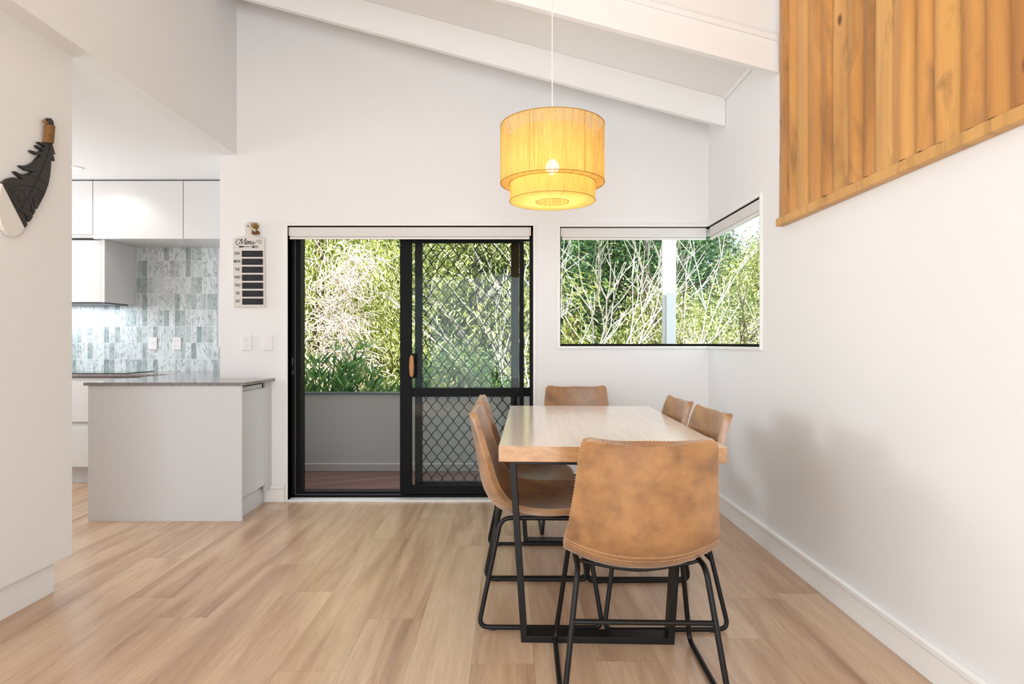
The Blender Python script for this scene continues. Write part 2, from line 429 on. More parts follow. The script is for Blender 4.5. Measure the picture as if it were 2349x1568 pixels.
# ceiling: sloping panel, and the low kitchen ceiling
b = MB(); b.prism([(-2.3,ceil(-2.3)),(2.2,ceil(2.2)),(2.2,ceil(2.2)+.22),(-2.3,ceil(-2.3)+.22)], 'y', 3.42, 5.12)
b.prism([(-2.3,ceil(-2.3)+1),(1.9,ceil(1.9)+1),(1.9,ceil(1.9)+1.2),(-2.3,ceil(-2.3)+1.2)], 'y', -3.2, 3.46)
struct(b.build('ceiling', M['ceil']))
struct(MB().box(-5.3, XB-.1, -2.8, D, ZK, ZK+.15).box(-5.3, -2.02, D, 5.86, ZK, ZK+.15).build('ceiling_kitchen', M['ceil']))
# kitchen walls
struct(MB().box(-5.2, -2.12, 5.76, 5.86, 0, ZK).box(-2.12, -2.02, 4.7, 5.86, 0, ZK).build('wall_kitchen_back', M['wall']))
b = MB(); b.box(-5.3, -5.2, -2.8, 3.3, 0, ZK); b.box(-5.3, -5.2, 5.2, 5.86, 0, ZK); b.box(-5.3, -5.2, 3.3, 5.2, 0, 1.1); b.box(-5.3, -5.2, 3.3, 5.2, 2.35, ZK)
b.box(-5.3, -2.7, -2.9, -2.8, 0, ZK)
struct(b.build('wall_kitchen_left', M['wall']))
# exposed rafters, a scotia where each meets the ceiling
for i, y in enumerate((4.23, 3.39)):
    rt = sroot('beam', (XB, y, 0)); rt.name = 'trim_%d' % (i+1)
    x0, x1 = XB+.001, XR-.001
    def bz(x): return 2.622 + .266*(XR-x)
    MB().prism([(x0,bz(x0)),(x1,bz(x1)),(x1,ceil(x1)),(x0,ceil(x0))], 'y', y, y+.045).build('rafter', M['ceil'], rt, bevel=.003)
    if i: MB().prism([(x0,ceil(x0)-.03),(x1,ceil(x1)-.03),(x1,ceil(x1)),(x0,ceil(x0))], 'y', y-.018, y).build('scotia', M['ceil'], rt, bevel=.003)
# upright panel above the second rafter, where the roof steps up over the stair void
struct(MB().prism([(XB-.02,ceil(XB)-.02),(XR+.02,ceil(XR)-.02),(XR+.02,ceil(XR)+1.02),(XB-.02,ceil(XB)+1.02)], 'y', 3.405, 3.455).build('wall_step', M['ceil']))
b = MB(); b.box(XR-.018, XR, 3.45, D, ceil(XR)-.02, ceil(XR)+.004)
struct(b.build('trim_20', M['ceil']))

def skirting(name, x0, x1, y0, y1, axis):
    b = MB()
    if axis == 'x':    # runs along x on the back wall
        b.prism([(D-.014,0),(D,0),(D,.125),(D-.010,.125),(D-.020,.118),(D-.020,.100),(D-.012,.092)], 'x', x0, x1)
    else:
        b.prism([(XR-.016,0),(XR,0),(XR,.130),(XR-.012,.130),(XR-.022,.122),(XR-.022,.104),(XR-.014,.096)], 'y', y0, y1)
    return struct(b.build(name, M['gloss_white'], bevel=.0015))
skirting('baseboard_right', 0, 0, -2.8, D, 'y')
skirting('baseboard_back', -1.79, DX0-.02, 0, 0, 'x')
skirting('baseboard_back', DX1+.02, XR-.02, 0, 0, 'x')

# casing around the door and the corner window
b = MB(); t = .018
b.box(DX0-t, DX0, D-.012, D+.08, 0, DZ+t); b.box(DX1, DX1+t, D-.012, D+.08, 0, DZ+t)
b.box(DX0, DX1, D-.012, D+.08, DZ, DZ+t); b.box(DX0, DX1, D-.012, D+.09, 0, .013)
struct(b.build('trim_21', M['gloss_white'], bevel=.002))
b = MB()
b.box(WX0-t, WX0, D-.012, D+.1, WZ0-t, WZ1+t); b.box(WX0, XR, D-.012, D+.1, WZ0-t, WZ0); b.box(WX0, XR, D-.012, D+.1, WZ1, WZ1+t)
b.box(XR-.012, XR+.1, WY0-t, WY0, WZ0-t, WZ1+t); b.box(XR-.012, XR+.1, WY0, D+.1, WZ0-t, WZ0); b.box(XR-.012, XR+.1, WY0, D+.1, WZ1, WZ1+t)
struct(b.build('trim_22', M['gloss_white'], bevel=.002))

# ------------------------------------------------------------------ sliding door (door_1)
dr = sroot('door_1', (DX0, D+.09, 0))
F0, F1 = D+.075, D+.185
b = MB()   # outer frame with its tracks
b.box(DX0, DX0+.022, F0, F1, .013, DZ); b.box(DX0+.03, DX0+.066, F0+.012, F1, .013, DZ); b.box(DX1-.022, DX1, F0, F1, .013, DZ)
b.box(DX0, DX1, F0, F1, .005, .03); b.box(DX0, DX1, F0+.02, F1, .03, .052); b.box(DX0, DX1, F0, F1, DZ-.045, DZ)
b.build('door_frame', M['black'], dr, bevel=.002)
b = MB(); b.box(DX0+.022, DX0+.030, F0+.004, F1-.02, .03, DZ-.04); b.box(DX0+.022, -.81, F0+.004, F0+.018, .03, .036)
b.build('track', M['grey_alu'], dr, bevel=.001)
def leaf(name, x0, x1, wl, wr, y, dep, zb, zt, rails):
    lf = MB()
    lf.box(x0, x0+wl, y, y+dep, zb, zt); lf.box(x1-wr, x1, y, y+dep, zb, zt)
    for (za, zc) in rails: lf.box(x0+wl, x1-wr, y+.001, y+dep-.001, za, zc)
    return lf.build(name, M['black'], dr, bevel=.002)
# fixed leaf, to the right and outermost of the glass pair; the sliding leaf pushed open in front of it
lf = leaf('sliding_panel', -.817, .110, .088, .034, F0+.018, .03, .05, DZ-.05, [(.05,.10),(.760,.826),(DZ-.11,DZ-.05)])
MB().box(-.729, .076, F0+.030, F0+.035, .10, .760).box(-.729, .076, F0+.030, F0+.035, .826, DZ-.11).build('glass_pane', M['glass'], lf)
h = MB(); pr = [(-.728,.908),(-.738,.925),(-.742,.99),(-.738,1.055),(-.728,1.075),(-.718,1.075),(-.710,1.055),(-.706,.99),(-.710,.925),(-.718,.908)]
h.prism(pr, 'y', F0-.028, F0-.008)
h.build('handle', M['handle_wood'], lf, bevel=.006, seg=3)
MB().box(-.745, -.700, F0-.006, F0+.018, .90, 1.085).build('handle_plate', M['black'], lf, bevel=.004)
fx = leaf('fixed_panel', -.760, .160, .02, .006, F0+.056, .022, .05, DZ-.05, [(.05,.075),(.760,.826),(DZ-.09,DZ-.05)])
MB().box(-.74, .154, F0+.064, F0+.069, .075, .760).box(-.74, .154, F0+.064, F0+.069, .826, DZ-.09).build('glass_pane', M['glass'], fx)
# security screen with its diamond grille
sc = leaf('security_screen', -.715, .075, .056, .058, F0+.085, .02, .05, DZ-.05, [(.05,.115),(.765,.822),(DZ-.095,DZ-.05)])
b = MB(); p = .0415; y = F0+.095; x0, x1 = -.659, .017
nst = int((x1-x0)/p)+1; per = .1085
for i in range(nst+1):
    xc = x0 + (i+.15)*p
    for (za, zb) in ((.115,.765),(.822,DZ-.095)):
        pts = []; z = za; 
        while z <= zb+1e-6:
            ph = (z/per)*2*PI; s_ = .62*math.sin(ph) + .38*math.asin(math.sin(ph))*2/PI
            xx = xc + (1 if i % 2 else -1)*s_*p*.5
            pts.append((min(max(xx, x0), x1), y, z)); z += per/12
        b.tube(pts, .0032, 4, caps=False)
        # the knots where neighbouring strands meet
        k0 = int(za/per*2)-1
        for k in range(k0, int(zb/per*2)+2):
            zz = (k+.5)*per/2
            if za < zz < zb and (k+i) % 2 == 1:
                xx = xc + p*.5
                if x0+.004 < xx < x1-.004: b.box(xx-.0045, xx+.0045, y-.004, y+.004, zz-.009, zz+.009)
b.build('diamond_grille', M['black'], sc)
lk = MB(); lk.box(DX0-.002, DX0+.016, F0-.012, F0, .915, 1.085); 
lk.build('lock_keeper', M['black'], dr, bevel=.004)
MB().box(DX0+.012, DX0+.0165, F0-.014, F0-.011, .93, .955).box(DX0+.012, DX0+.0165, F0-.014, F0-.011, 1.0, 1.05).build('keeper_screw_plate', M['chrome'], dr)

# ------------------------------------------------------------------ corner window (window_1)
wn = sroot('window_1', (WX0, D, WZ0)); G = .1
b = MB(); b.box(WX0, XR+G+.012, D+G-.02, D+G+.012, WZ0, WZ0+.017); b.box(XR+G-.02, XR+G+.012, WY0, D+G-.02, WZ0, WZ0+.017)
b.box(WX0, WX0+.012, D+G-.015, D+G+.012, WZ0, WZ1); b.box(XR+G-.015, XR+G+.012, WY0, WY0+.004, WZ0, WZ1)
b.build('window_frame', M['black'], wn, bevel=.0015)
MB().box(WX0, XR+G+.012, D+G-.02, D+G+.012, WZ1-.05, WZ1).box(XR+G-.02, XR+G+.012, WY0, D+G-.02, WZ1-.05, WZ1).build('head_frame', M['gloss_white'], wn, bevel=.0015)
MB().box(WX0+.012, XR+G+.003, D+G, D+G+.005, WZ0+.017, WZ1-.05).build('glass_pane', M['glass'], wn)
MB().box(XR+G, XR+G+.005, WY0+.004, D+G-.001, WZ0+.017, WZ1-.05).build('glass_pane', M['glass'], wn)

# ------------------------------------------------------------------ roller blinds
def blind(name, label, a0, a1, axis, chain_at, chain_len, zt=DZ-.004):
    # rolled up: tube of cloth with a weighted bar below it
    loc = (a0, D+.03, zt-.09) if axis == 'x' else (XR+.03, a0, zt-.09)
    t = thing(name, loc, label, 'blind')
    sect = [(-.036,-.008),(-.036,-.070),(-.030,-.076),(.030,-.076),(.036,-.060),(.036,-.012),(.028,-.002),(-.028,-.002)]
    c = .038
    def pr(poly, A, B, nm, mt, bv=.004):
        if axis == 'x': pp = [(D+c+u, zt+v) for u, v in poly]; o = MB().prism(pp, 'x', A, B)
        else: pp = [(XR+c+u, zt+v) for u, v in poly]; o = MB().prism(pp, 'y', A, B)
        return o.build(nm, mt, t, bevel=bv, seg=3)
    pr(sect, a0+.012, a1-.012, 'rolled_fabric', M['blind'], .008)
    ln = a1-a0-.02; 
    pr([(-.034,-.078),(-.034,-.092),(-.012,-.092),(-.012,-.078)], a0+.01, a1-.012, 'bottom_bar', M['gloss_white'])
    for e in (a0+.002, a1-.012): pr([(-.030,-.004),(-.030,-.066),(.03,-.066),(.03,-.004)], e, e+.010, 'bracket', M['chrome'], .001)
    ch = MB(); z = zt-.03; k = 0
    while z > zt-.03-chain_len:
        for dx in (-.004, .004):
            q = (chain_at+dx, D+.012, z) if axis == 'x' else (XR+.012, chain_at+dx, z)
            ch.ball(q, .0019, 5)
        z -= .0065
    ch.build('bead_chain', M['grey_alu'] , t)
    return t
blind('roller_blind', 'rolled-up white roller blind above the black sliding door', DX0, DX1-.014, 'x', DX1-.008, 1.35)
blind('roller_blind', 'rolled-up white roller blind over the back pane of the corner window', WX0+.004, XR-.004, 'x', WX0+.006, .78, WZ1-.001)
blind('roller_blind', 'rolled-up white roller blind over the side pane of the corner window', WY0+.004, D-.004, 'y', WY0+.010, .90, WZ1-.001)

# ------------------------------------------------------------------ timber cladding on the right wall
edges = [3.337,3.20,3.114,2.99,2.883,2.77,2.664,2.551,2.444,2.333,2.22,2.117,2.0,1.882,1.78]
while edges[-1] > -1.2: edges.append(edges[-1]-random.uniform(.1,.125))
t = thing('timber_cladding', (XR, 1.1, 1.79), 'honey-coloured upright timber boards cladding the upper right wall', 'wood cladding')
vs = []; fs = []; brd = []
zb, ztop = 1.822, ceil(XR)+.995
NZ, NY = 24, 8
for bi in range(len(edges)-1):
    ya, yb = edges[bi], edges[bi+1]; base = len(vs); r = random.random(); ph = random.uniform(0, 6); am = random.uniform(.002,.005)
    kind = random.random()
    for i in range(NZ+1):
        z = zb + (ztop-zb)*i/NZ; wv = am*math.sin(z*3+ph) + am*.6*math.sin(z*7.3+ph*2)
        for j in range(NY+1):
            f = j/NY
            # each board is convex and laps the next one
            dpt = .010 + (.020+.012*kind)*math.sin(PI*min(1, f**(.7+.5*kind)*.8+.16)) + .005*math.sin(f*6+ph)
            if j == NY: dpt = .006
            y = ya + (yb-ya)*f + wv*(1 if 0 < j < NY else .9)
            vs.append((XR-.004-dpt, y, z))
    for i in range(NZ):
        for j in range(NY):
            a = base+i*(NY+1)+j; fs.append((a, a+1, a+NY+2, a+NY+1)); brd.append(r)
mb = MB(); mb.v = vs; mb.f = fs
o = mb.build('board_panel', M['clad'], t, smooth=True)
at = o.data.attributes.new('board', 'FLOAT', 'FACE'); at.data.foreach_set('value', brd)
o2 = MB().prism([(XR-.001,1.780),(XR-.042,1.780),(XR-.042,1.821),(XR-.001,1.825)], 'y', -1.2, 3.342).build('bottom_trim', M['clad'], t, bevel=.003)
at = o2.data.attributes.new('board', 'FLOAT', 'FACE'); at.data.foreach_set('value', [.8]*len(o2.data.polygons))
o3 = MB().box(XR-.018, XR-.001, 3.330, 3.345, 1.822, ztop).build('edge_batten', M['clad'], t, bevel=.002)
at = o3.data.attributes.new('board', 'FLOAT', 'FACE'); at.data.foreach_set('value', [.6]*len(o3.data.polygons))

# ------------------------------------------------------------------ kitchen
TW = 5.76
struct(MB().box(-5.2, -2.68, TW-.010, TW, .90, 2.1).box(-2.68, -2.12, TW-.010, TW, .90, 1.13).build('wall_tiles', M['tile']))
# wall cabinets: each unit a thing
def upper(x0, x1, z0, label, doorz0, y0=5.27):
    t = thing('wall_cabinet', ((x0+x1)/2, y0, z0), label, 'cabinet', 'handleless wall cabinets in the kitchen')
    MB().box(x0+.001, x1-.001, y0+.02, TW-.012, z0, ZK-.012).build('carcass', M['cab'], t)
    MB().box(x0+.002, x1-.002, y0, y0+.018, doorz0, ZK-.014).build('door', M['cab'], t, bevel=.0015)
upper(-4.26, -3.497, 2.05, 'white wall cabinet left end, beside the widest one, shorter door', 2.075)
upper(-3.495, -2.737, 2.037, 'widest white wall cabinet lit by the ceiling downlight', 2.037)
upper(-2.735, -2.13, 2.037, 'white wall cabinet right end, cut off by the wall corner', 2.037)
t = thing('wall_cabinet', (-3.85, 5.31, 1.51), 'white boxed rangehood cabinet hanging low over the cooktop', 'cabinet', None)
MB().box(-4.26, -3.42, 5.33, TW-.012, 1.51, 2.036).build('carcass', M['cab'], t, bevel=.001)
MB().box(-4.26, -3.450, 5.308, 5.328, 1.508, 2.030).build('door', M['cab'], t, bevel=.0015)
MB().box(-3.449, -3.42, 5.308, 5.329, 1.506, 2.036).build('end_panel', M['cab'], t, bevel=.001)
MB().box(-4.2, -3.46, 5.36, 5.70, 1.500, 1.512).build('rangehood', M['grey_alu'], t, bevel=.002)
lamp('rangehood_light', 'AREA', (-3.75, 5.60, 1.49), (0,0,0), 1.8, (.72,.88,1.0), shape='RECTANGLE', size=.6, size_y=.1)
# base cabinet run on the back wall
t = thing('base_cabinet', (-3.5, 5.2, 0), 'white drawer cabinet under the cooktop, seen beside the partition', 'cabinet')
MB().box(-5.19, -2.80, 5.18, TW-.012, .13, .878).build('carcass', M['cab'], t)
MB().box(-5.19, -2.80, 5.24, 5.70, 0, .13).build('plinth', M['cab_panel'], t)
for (za, zb) in ((.145,.47),(.515,.845)):
    MB().box(-3.9, -3.0, 5.160, 5.179, za, zb).build('drawer_front', M['cab'], t, bevel=.0015)
# peninsula
PY = 4.094
t = thing('peninsula_cabinet', (-2.25, 4.35, 0), 'pale grey peninsula cabinet end standing beside the sliding door', 'cabinet')
MB().box(-2.747, -1.743, PY, PY+.018, 0, .884).build('end_panel', M['cab_panel'], t, bevel=.001)
MB().box(-2.735, -1.772, PY+.019, D-.001, .14, .883).box(-2.735, -2.125, D, 5.15, .14, .883).build('carcass', M['gap'], t)
MB().box(-1.770, -1.752, PY+.022, D-.085, .146, .842).build('door', M['cab'], t, bevel=.0015)
MB().box(-1.771, -1.745, D-.082, D-.045, .10, .883).box(-1.771, -1.740, D-.042, D-.001, .10, .883).build('filler_panel', M['cab'], t, bevel=.001)
MB().box(-1.771, -1.768, PY+.02, D-.11, .843, .870).build('finger_rail', M['cab'], t)
MB().box(-2.70, -1.79, PY+.019, D-.001, 0, .139).box(-2.70, -2.125, D, 5.15, 0, .139).build('plinth', M['cab'], t)
# worktops
Lp = [(-2.77,PY-.012),(-1.716,PY-.012),(-1.716,D-.001),(-2.121,D-.001),(-2.121,TW-.012),(-5.19,TW-.012),(-5.19,5.155),(-2.77,5.155)]
o = MB().prism(Lp, 'z', .885, .905).build('worktop', M['stone'], bevel=.0015)
tag(o, 'grey speckled stone worktop running over the peninsula and along the splashback', 'worktop')
o = MB().box(-4.1, -3.21, 5.25, 5.68, .9055, .911).build('cooktop', M['blackglass'], bevel=.002); tag(o, 'thin black glass cooktop on the back worktop', 'cooktop')

# ceiling downlight
t = thing('downlight', (-3.40, 4.92, ZK), 'round recessed downlight in the kitchen ceiling beside the partition', 'ceiling light')
MB().lathe([(.034,ZK-.001),(.036,ZK-.006),(.050,ZK-.006),(.054,ZK-.0005)], (-3.40,4.92), 32).build('bezel', M['plastic'], t, smooth=True)
MB().lathe([(.0005,ZK-.003),(.034,ZK-.003),(.034,ZK-.0015)], (-3.40,4.92), 32).build('lens', M['down'], t)
lamp('downlight_beam', 'SPOT', (-3.28, 4.90, ZK-.03), (R(20), 0, R(0)), 6, (1,.95,.88), spot_size=R(120), spot_blend=.6, shadow_soft_size=.03)

# sockets and switches
def plate(name, label, cx, cz, yf, w, h, rockers, pins, cat):
    t = thing(name, (cx, yf, cz-h/2), label, cat)
    MB().box(cx-w/2, cx+w/2, yf-.009, yf, cz-h/2, cz+h/2).build('faceplate', M['plastic'], t, bevel=.004, seg=3)
    for (dx, dz, rw, rh) in rockers:
        MB().box(cx+dx-rw/2, cx+dx+rw/2, yf-.0125, yf-.008, cz+dz-rh/2, cz+dz+rh/2).build('rocker', M['plastic'], t, bevel=.0015)
    if pins:
        for (dx, dz) in pins:
            b = MB()
            for (px, pz, a) in ((-.007,.004,.5),(.007,.004,-.5),(0,-.009,0)):
                c0 = Vector((cx+dx+px, yf-.0092, cz+dz+pz)); u = Vector((math.sin(a), 0, math.cos(a)))*.0035; v = Vector((math.cos(a),0,-math.sin(a)))*.0009
                b.add([c0-u-v, c0-u+v, c0+u+v, c0+u-v], [(0,1,2,3)])
            b.build('socket_slots', M['gap'], t)
dbl = dict(rockers=[(-.020,.024,.010,.013),(-.020,-.024,.010,.013)], pins=[(.012,.026),(.012,-.022)])
plate('power_socket', 'white double power socket on the wall left of the switch, under the menu board', -1.926, 1.165, D, .070, .116, cat='socket', **dbl)
plate('light_switch', 'white single light switch on the wall between socket and door frame', -1.770, 1.165, D, .070, .116, [(0,0,.014,.016)], [], 'switch')
plate('light_switch', 'white single switch on the marble tiles, left of the tiled socket', -3.26, 1.157, TW-.010, .076, .114, [(0,.012,.014,.016)], [], 'switch')
plate('power_socket', 'white double power socket on the marble splashback tiles', -3.04, 1.157, TW-.010, .076, .114, cat='socket', **dbl)

# ------------------------------------------------------------------ menu board
def bq(x, y, yy=0): return (-2.013 + (520+x/6.817 - 538)/313 + .0, yy, CAMZ + (787-(490+y/6.817))/313)
BX = lambda x: ((520+x/6.817)-1168)/313
BZ = lambda y: CAMZ + (787-(490+y/6.817))/313
t = thing('menu_board', (BX(360), D, BZ(1460)), 'white paddle-shaped weekly menu board hanging on the back wall', 'menu board')
ol = [(125,1463),(118,1440),(108,400),(116,388),(135,379),(265,355),(292,342),(305,318),(300,270),(288,190),(300,160),(325,142),(355,138),(385,150),(405,175),(412,205),(405,285),(412,315),(440,340),(470,352),(580,378),(598,388),(606,402),(616,1440),(608,1460)]
bo = MB().prism([(BX(x), BZ(y)) for x, y in ol], 'y', D-.016, D-.002).build('board', M['boardwhite'], t, bevel=.0025)
fy = D-.0165
MB().tube([(BX(351),fy-.004,BZ(201)),(BX(351),fy+.002,BZ(201))], .0055, 14).build('hanging_screw', M['grey_alu'], t, smooth=True)
rows = [(583,680),(707,803),(831,927),(955,1052),(1079,1175),(1204,1300),(1327,1423)]
def stroke(b, pts, r, yy, n=5, sm=6):
    P = [(BX(x), yy, BZ(y)) for x, y in pts]
    b.tube(spline(P, sm), r, n)
rnd = random.Random(3)
names = ['SUN','MON','TUE','WED','THU','FRI','SAT']
def text_mesh(txt, x, z, size, sx, y, mat, parent, name):
    cu = bpy.data.curves.new(name, 'FONT'); cu.body = txt; cu.size = size; cu.extrude = .0006; cu.offset = .0001
    cu.align_x = 'CENTER'; cu.align_y = 'CENTER'
    ob = bpy.data.objects.new(name+'_source', cu); S.collection.objects.link(ob)
    bpy.context.view_layer.update()
    me = bpy.data.meshes.new_from_object(ob.evaluated_get(bpy.context.evaluated_depsgraph_get()))
    bpy.data.objects.remove(ob); me.name = name
    me.transform(Matrix.Translation((x-parent.location.x, y-parent.location.y, z-parent.location.z)) @ Matrix.Diagonal((sx,1,1,1)) @ Matrix.Rotation(PI/2, 4, 'X'))
    me.materials.clear(); me.materials.append(mat)
    o = bpy.data.objects.new(name, me); S.collection.objects.link(o); o.parent = parent; return o
for i, (a, c) in enumerate(rows):
    sh = 252+i*1.2
    s_ = MB().box(BX(sh), BX(sh+328), fy-.0015, fy+.001, BZ(c), BZ(a)).build('chalk_slate', M['slate'], t, bevel=.0008)
    text_mesh(names[i], BX(178+i*2), BZ((a+c)/2-6), .030, .66, fy-.0006, M['ink'], t, 'day_lettering')
    if i != 4:
        b = MB(); x = sh+28; y = (a+c)/2+10; end = sh+[215,262,165,230,0,262,235][i]; pts = []
        while x < end:
            pts.append((x, y-rnd.uniform(2,34))); x += rnd.uniform(6,11); pts.append((x, y+rnd.uniform(-4,4))); x += rnd.uniform(3,7)
        stroke(b, pts, .0009, fy-.0018, 4, 4); b.build('chalk_writing', M['chalk'], s_, smooth='all')
b = MB()
for pts, r in [([(238,432),(222,406),(186,414),(162,450),(166,482),(190,490),(214,464),(236,420),(254,396)], .0018),
            ([(254,396),(250,440),(252,482)], .0028), ([(252,482),(284,430),(314,393)], .0014), ([(314,393),(302,445),(300,476),(314,480),(328,464)], .0028),
            ([(328,464),(346,450),(350,436),(338,430),(326,448),(326,474),(340,482),(358,468)], .0020),
            ([(366,434),(362,458),(360,481)], .0026), ([(362,470),(374,445),(388,434),(388,450),(384,474),(394,482),(404,470)], .0020),
            ([(412,434),(406,470),(414,481),(430,464),(440,434)], .0020), ([(440,434),(434,468),(444,479),(470,452),(500,424),(530,418),(552,436),(550,460),(532,472),(516,462),(520,446)], .0016)]:
    stroke(b, pts, r, fy-.0002, 6)
b.build('menu_lettering', M['ink'], t, smooth='all')
b = MB()
b.prism([(BX(x),BZ(y)) for x,y in [(204,520),(212,508),(240,508),(300,517),(412,519),(412,525),(300,525),(240,533),(212,532)]], 'y', fy-.0008, fy+.001)
b.prism([(BX(x),BZ(y)) for x,y in [(410,522),(420,506),(440,503),(440,541),(420,538)]], 'y', fy-.0008, fy+.001)
for y in (504,515,527,538): b.prism([(BX(x),BZ(yy)) for x,yy in [(438,y-2.5),(510,y-2),(510,y+2),(438,y+2.5)]], 'y', fy-.0008, fy+.001)
b.build('fork_drawing', M['ink'], t)
# gold ornament tied at the board's neck
t = thing('gold_sprig', (BX(480), D-.02, BZ(350)), 'small gold foliage ornament with cones at the neck of the menu board', 'ornament')
b = MB()
for k in range(26):
    a = rnd.uniform(-.75, .95); L = rnd.uniform(70, 135); c0 = (455+rnd.uniform(-10,35), 262)
    e = (c0[0]+math.sin(a)*L*.75, c0[1]-math.cos(a)*L); mid = ((c0[0]+e[0])/2+rnd.uniform(-8,8), (c0[1]+e[1])/2)
    yy = D-.024-rnd.uniform(0,.022)
    P = spline([(BX(c0[0]),D-.026,BZ(c0[1])),(BX(mid[0]),yy,BZ(mid[1])),(BX(e[0]),yy-.004,BZ(e[1]))], 4)
    n = len(P); b.tube(P, [.0008+.0026*math.sin(PI*min(1,(i+.6)/n)) for i in range(n)], 5)
b.build('gilded_leaves', M['gold'], t, smooth='all')
b = MB()
for (x, y, r) in ((440,310,.0125),(482,322,.0105),(520,312,.0115),(500,290,.010)):
    b.ball((BX(x), D-.030, BZ(y)), r*.8, 10)
    for k in range(22):
        th = k*2.4; zz = 1-2*(k+.5)/22; q = math.sqrt(1-zz*zz); d = Vector((q*math.cos(th), q*math.sin(th)*.9, zz))
        c = Vector((BX(x), D-.030, BZ(y)))+d*r*.75; b.ball(tuple(c), r*.32, 6)
b.build('cone', simple('bronze_cone', (.30,.14,.05), .35, metal=.5, var=.3, scale=80), t, smooth='all')
b = MB()
for s_ in (-1, 1):
    b.prism([(BX(450),BZ(252)),(BX(400+s_*0),BZ(225+ (10 if s_>0 else 0))),(BX(392),BZ(248)),(BX(430),BZ(275))], 'y', D-.040+s_*.004, D-.036+s_*.004)
b.prism([(BX(398),BZ(238)),(BX(408),BZ(212)),(BX(500),BZ(262)),(BX(488),BZ(284))], 'y', D-.046, D-.040)
b.build('ribbon', M['cream'], t, bevel=.001)

# ------------------------------------------------------------------ carved feather on the partition
XL = -2.11
def fp(cx, cy, dx=0.0):
    px, py = cx/4.9, 240+cy/4.9; s = (1168-px)/2.11
    return (1440/s, CAMZ+(787-py)/s)
t = thing('carved_feather', (XL, 2.75, 1.60), 'dark carved feather wall hanging with pale tip on the partition', 'wall art')
body = [(500,400),(470,420),(432,428),(393,417),(408,440),(440,458),(466,462),(440,480),(410,474),(370,452),(385,482),(420,505),(440,512),(400,536),(350,526),(303,510),(322,538),(365,562),(420,570),
 (385,600),(350,642),(300,672),(240,688),(182,682),(205,708),(250,738),(310,752),(350,744),(300,768),(240,784),(180,775),(121,746),(150,785),(190,820),(206,840),(160,832),(110,816),(50,832),(-6,872),(-22,880),
 (237,1385),(262,1345),(232,1262),(205,1168),(240,1240),(278,1318),(300,1296),(324,1252),(300,1180),(280,1078),(312,1150),(328,1238),(340,1222),(353,1190),(322,1110),(305,1022),(335,1090),(352,1170),(370,1174),(430,1060),(470,975),(502,880),(520,780),(528,690),
 (530,590),(545,620),(570,636),(566,600),(548,555),(562,560),(578,560),(565,520),(545,450),(550,400)]
o = MB().prism([fp(*p) for p in body], 'x', XL+.001, XL+.020).build('feather_vane', M['carved'], t, bevel=.0025)
white = [(-22,880),(237,1385),(205,1438),(160,1474),(105,1486),(50,1462),(0,1412),(-40,1330),(-62,1200),(-60,1050),(-45,940)]
MB().prism([fp(*p) for p in white], 'x', XL+.001, XL+.018).build('feather_tip', M['cream_paint'], t, bevel=.004)
MB().prism([fp(*p) for p in [(503,420),(497,152),(520,149),(548,178),(560,240),(556,420)]], 'x', XL+.003, XL+.022).build('quill', M['carved'], t, bevel=.003)
b = MB()
for k in range(13):
    y = 238+k*15.2; a = fp(478-k*1.0, y-8); c = fp(574-k*1.4, y+10)
    ring = []
    m_ = [(a[0]+c[0])/2, (a[1]+c[1])/2]
    for q in range(16):
        th = 2*PI*q/16; u = math.cos(th)
        ring.append((XL+.013+.014*math.sin(th), m_[0]+(c[0]-a[0])/2*u, m_[1]+(c[1]-a[1])/2*u))
    b.tube(ring, .0032, 6, closed=True)
b.tube(spline([(XL+.012,*fp(466,400)),(XL+.016,*fp(462,300)),(XL+.016,*fp(470,230)),(XL+.02,*fp(460,190))], 5), .0032, 6)
b.tube(spline([(XL+.014,*fp(500,240)),(XL+.02,*fp(490,210)),(XL+.018,*fp(462,185))], 5), .003, 6)
b.ball((XL+.016,*fp(458,188)), .0085, 10)
b.build('twine_binding', M['rope'], t, smooth='all')
b = MB()
def gv(pts, r=.0014): b.tube(spline([(XL+.0202,*fp(*p)) for p in pts], 6), r, 5)
gv([(520,430),(500,520),(460,640),(410,760),(340,900),(270,1030),(200,1140),(172,1178)], .0018)
gv([(215,790),(290,792),(380,826),(440,862),(494,908)]); gv([(42,972),(110,920),(200,902),(300,916),(390,950),(455,1000)])
gv([(215,1225),(140,1160),(90,1080),(82,1000),(120,955),(180,962),(224,1010),(226,1060),(195,1086),(160,1065),(150,1030),(178,1018)])
gv([(140,1040),(150,1095),(200,1145),(260,1180),(305,1196)]); gv([(448,1024),(400,996),(350,1010),(334,1050),(350,1085),(390,1098),(400,1060),(375,1050)]); gv([(150,1180),(230,1240),(310,1270)])
gv([(380,1050),(410,1040),(434,1050)])
b.build('carved_lines', M['groove'], t, smooth='all')

# ------------------------------------------------------------------ pendant
PX, PYc = .209, 3.04
t = thing('pendant_lamp', (PX, PYc, 1.846), 'yellow raffia two-tier drum pendant lamp hanging over the table', 'pendant lamp')
zc = ceil(PX)+1
MB().tube([(PX,PYc,2.05),(PX,PYc,zc-.02)], .0028, 8).build('cord', M['gloss_white'], t, smooth=True)
MB().lathe([(.0005,zc-.03),(.03,zc-.03),(.045,zc-.01),(.045,zc)], (PX,PYc), 24).build('ceiling_rose', M['plastic'], t, smooth=True)
def drum(prof, name):
    me = MB().lathe(prof, (PX,PYc), 128); o = me.build(name, M['raffia'], t, smooth=True)
    for v in o.data.vertices: pass
    return o
R1, R2, R3 = .250, .2065, .080
d1 = drum([(R1-.01,2.212),(R1-.002,2.210),(R1,2.205),(R1,1.938),(R1-.003,1.932),(R2+.001,1.931)], 'upper_shade')
d2 = drum([(R2,1.935),(R2,1.852),(R2-.003,1.846),(R3,1.844)], 'lower_shade')
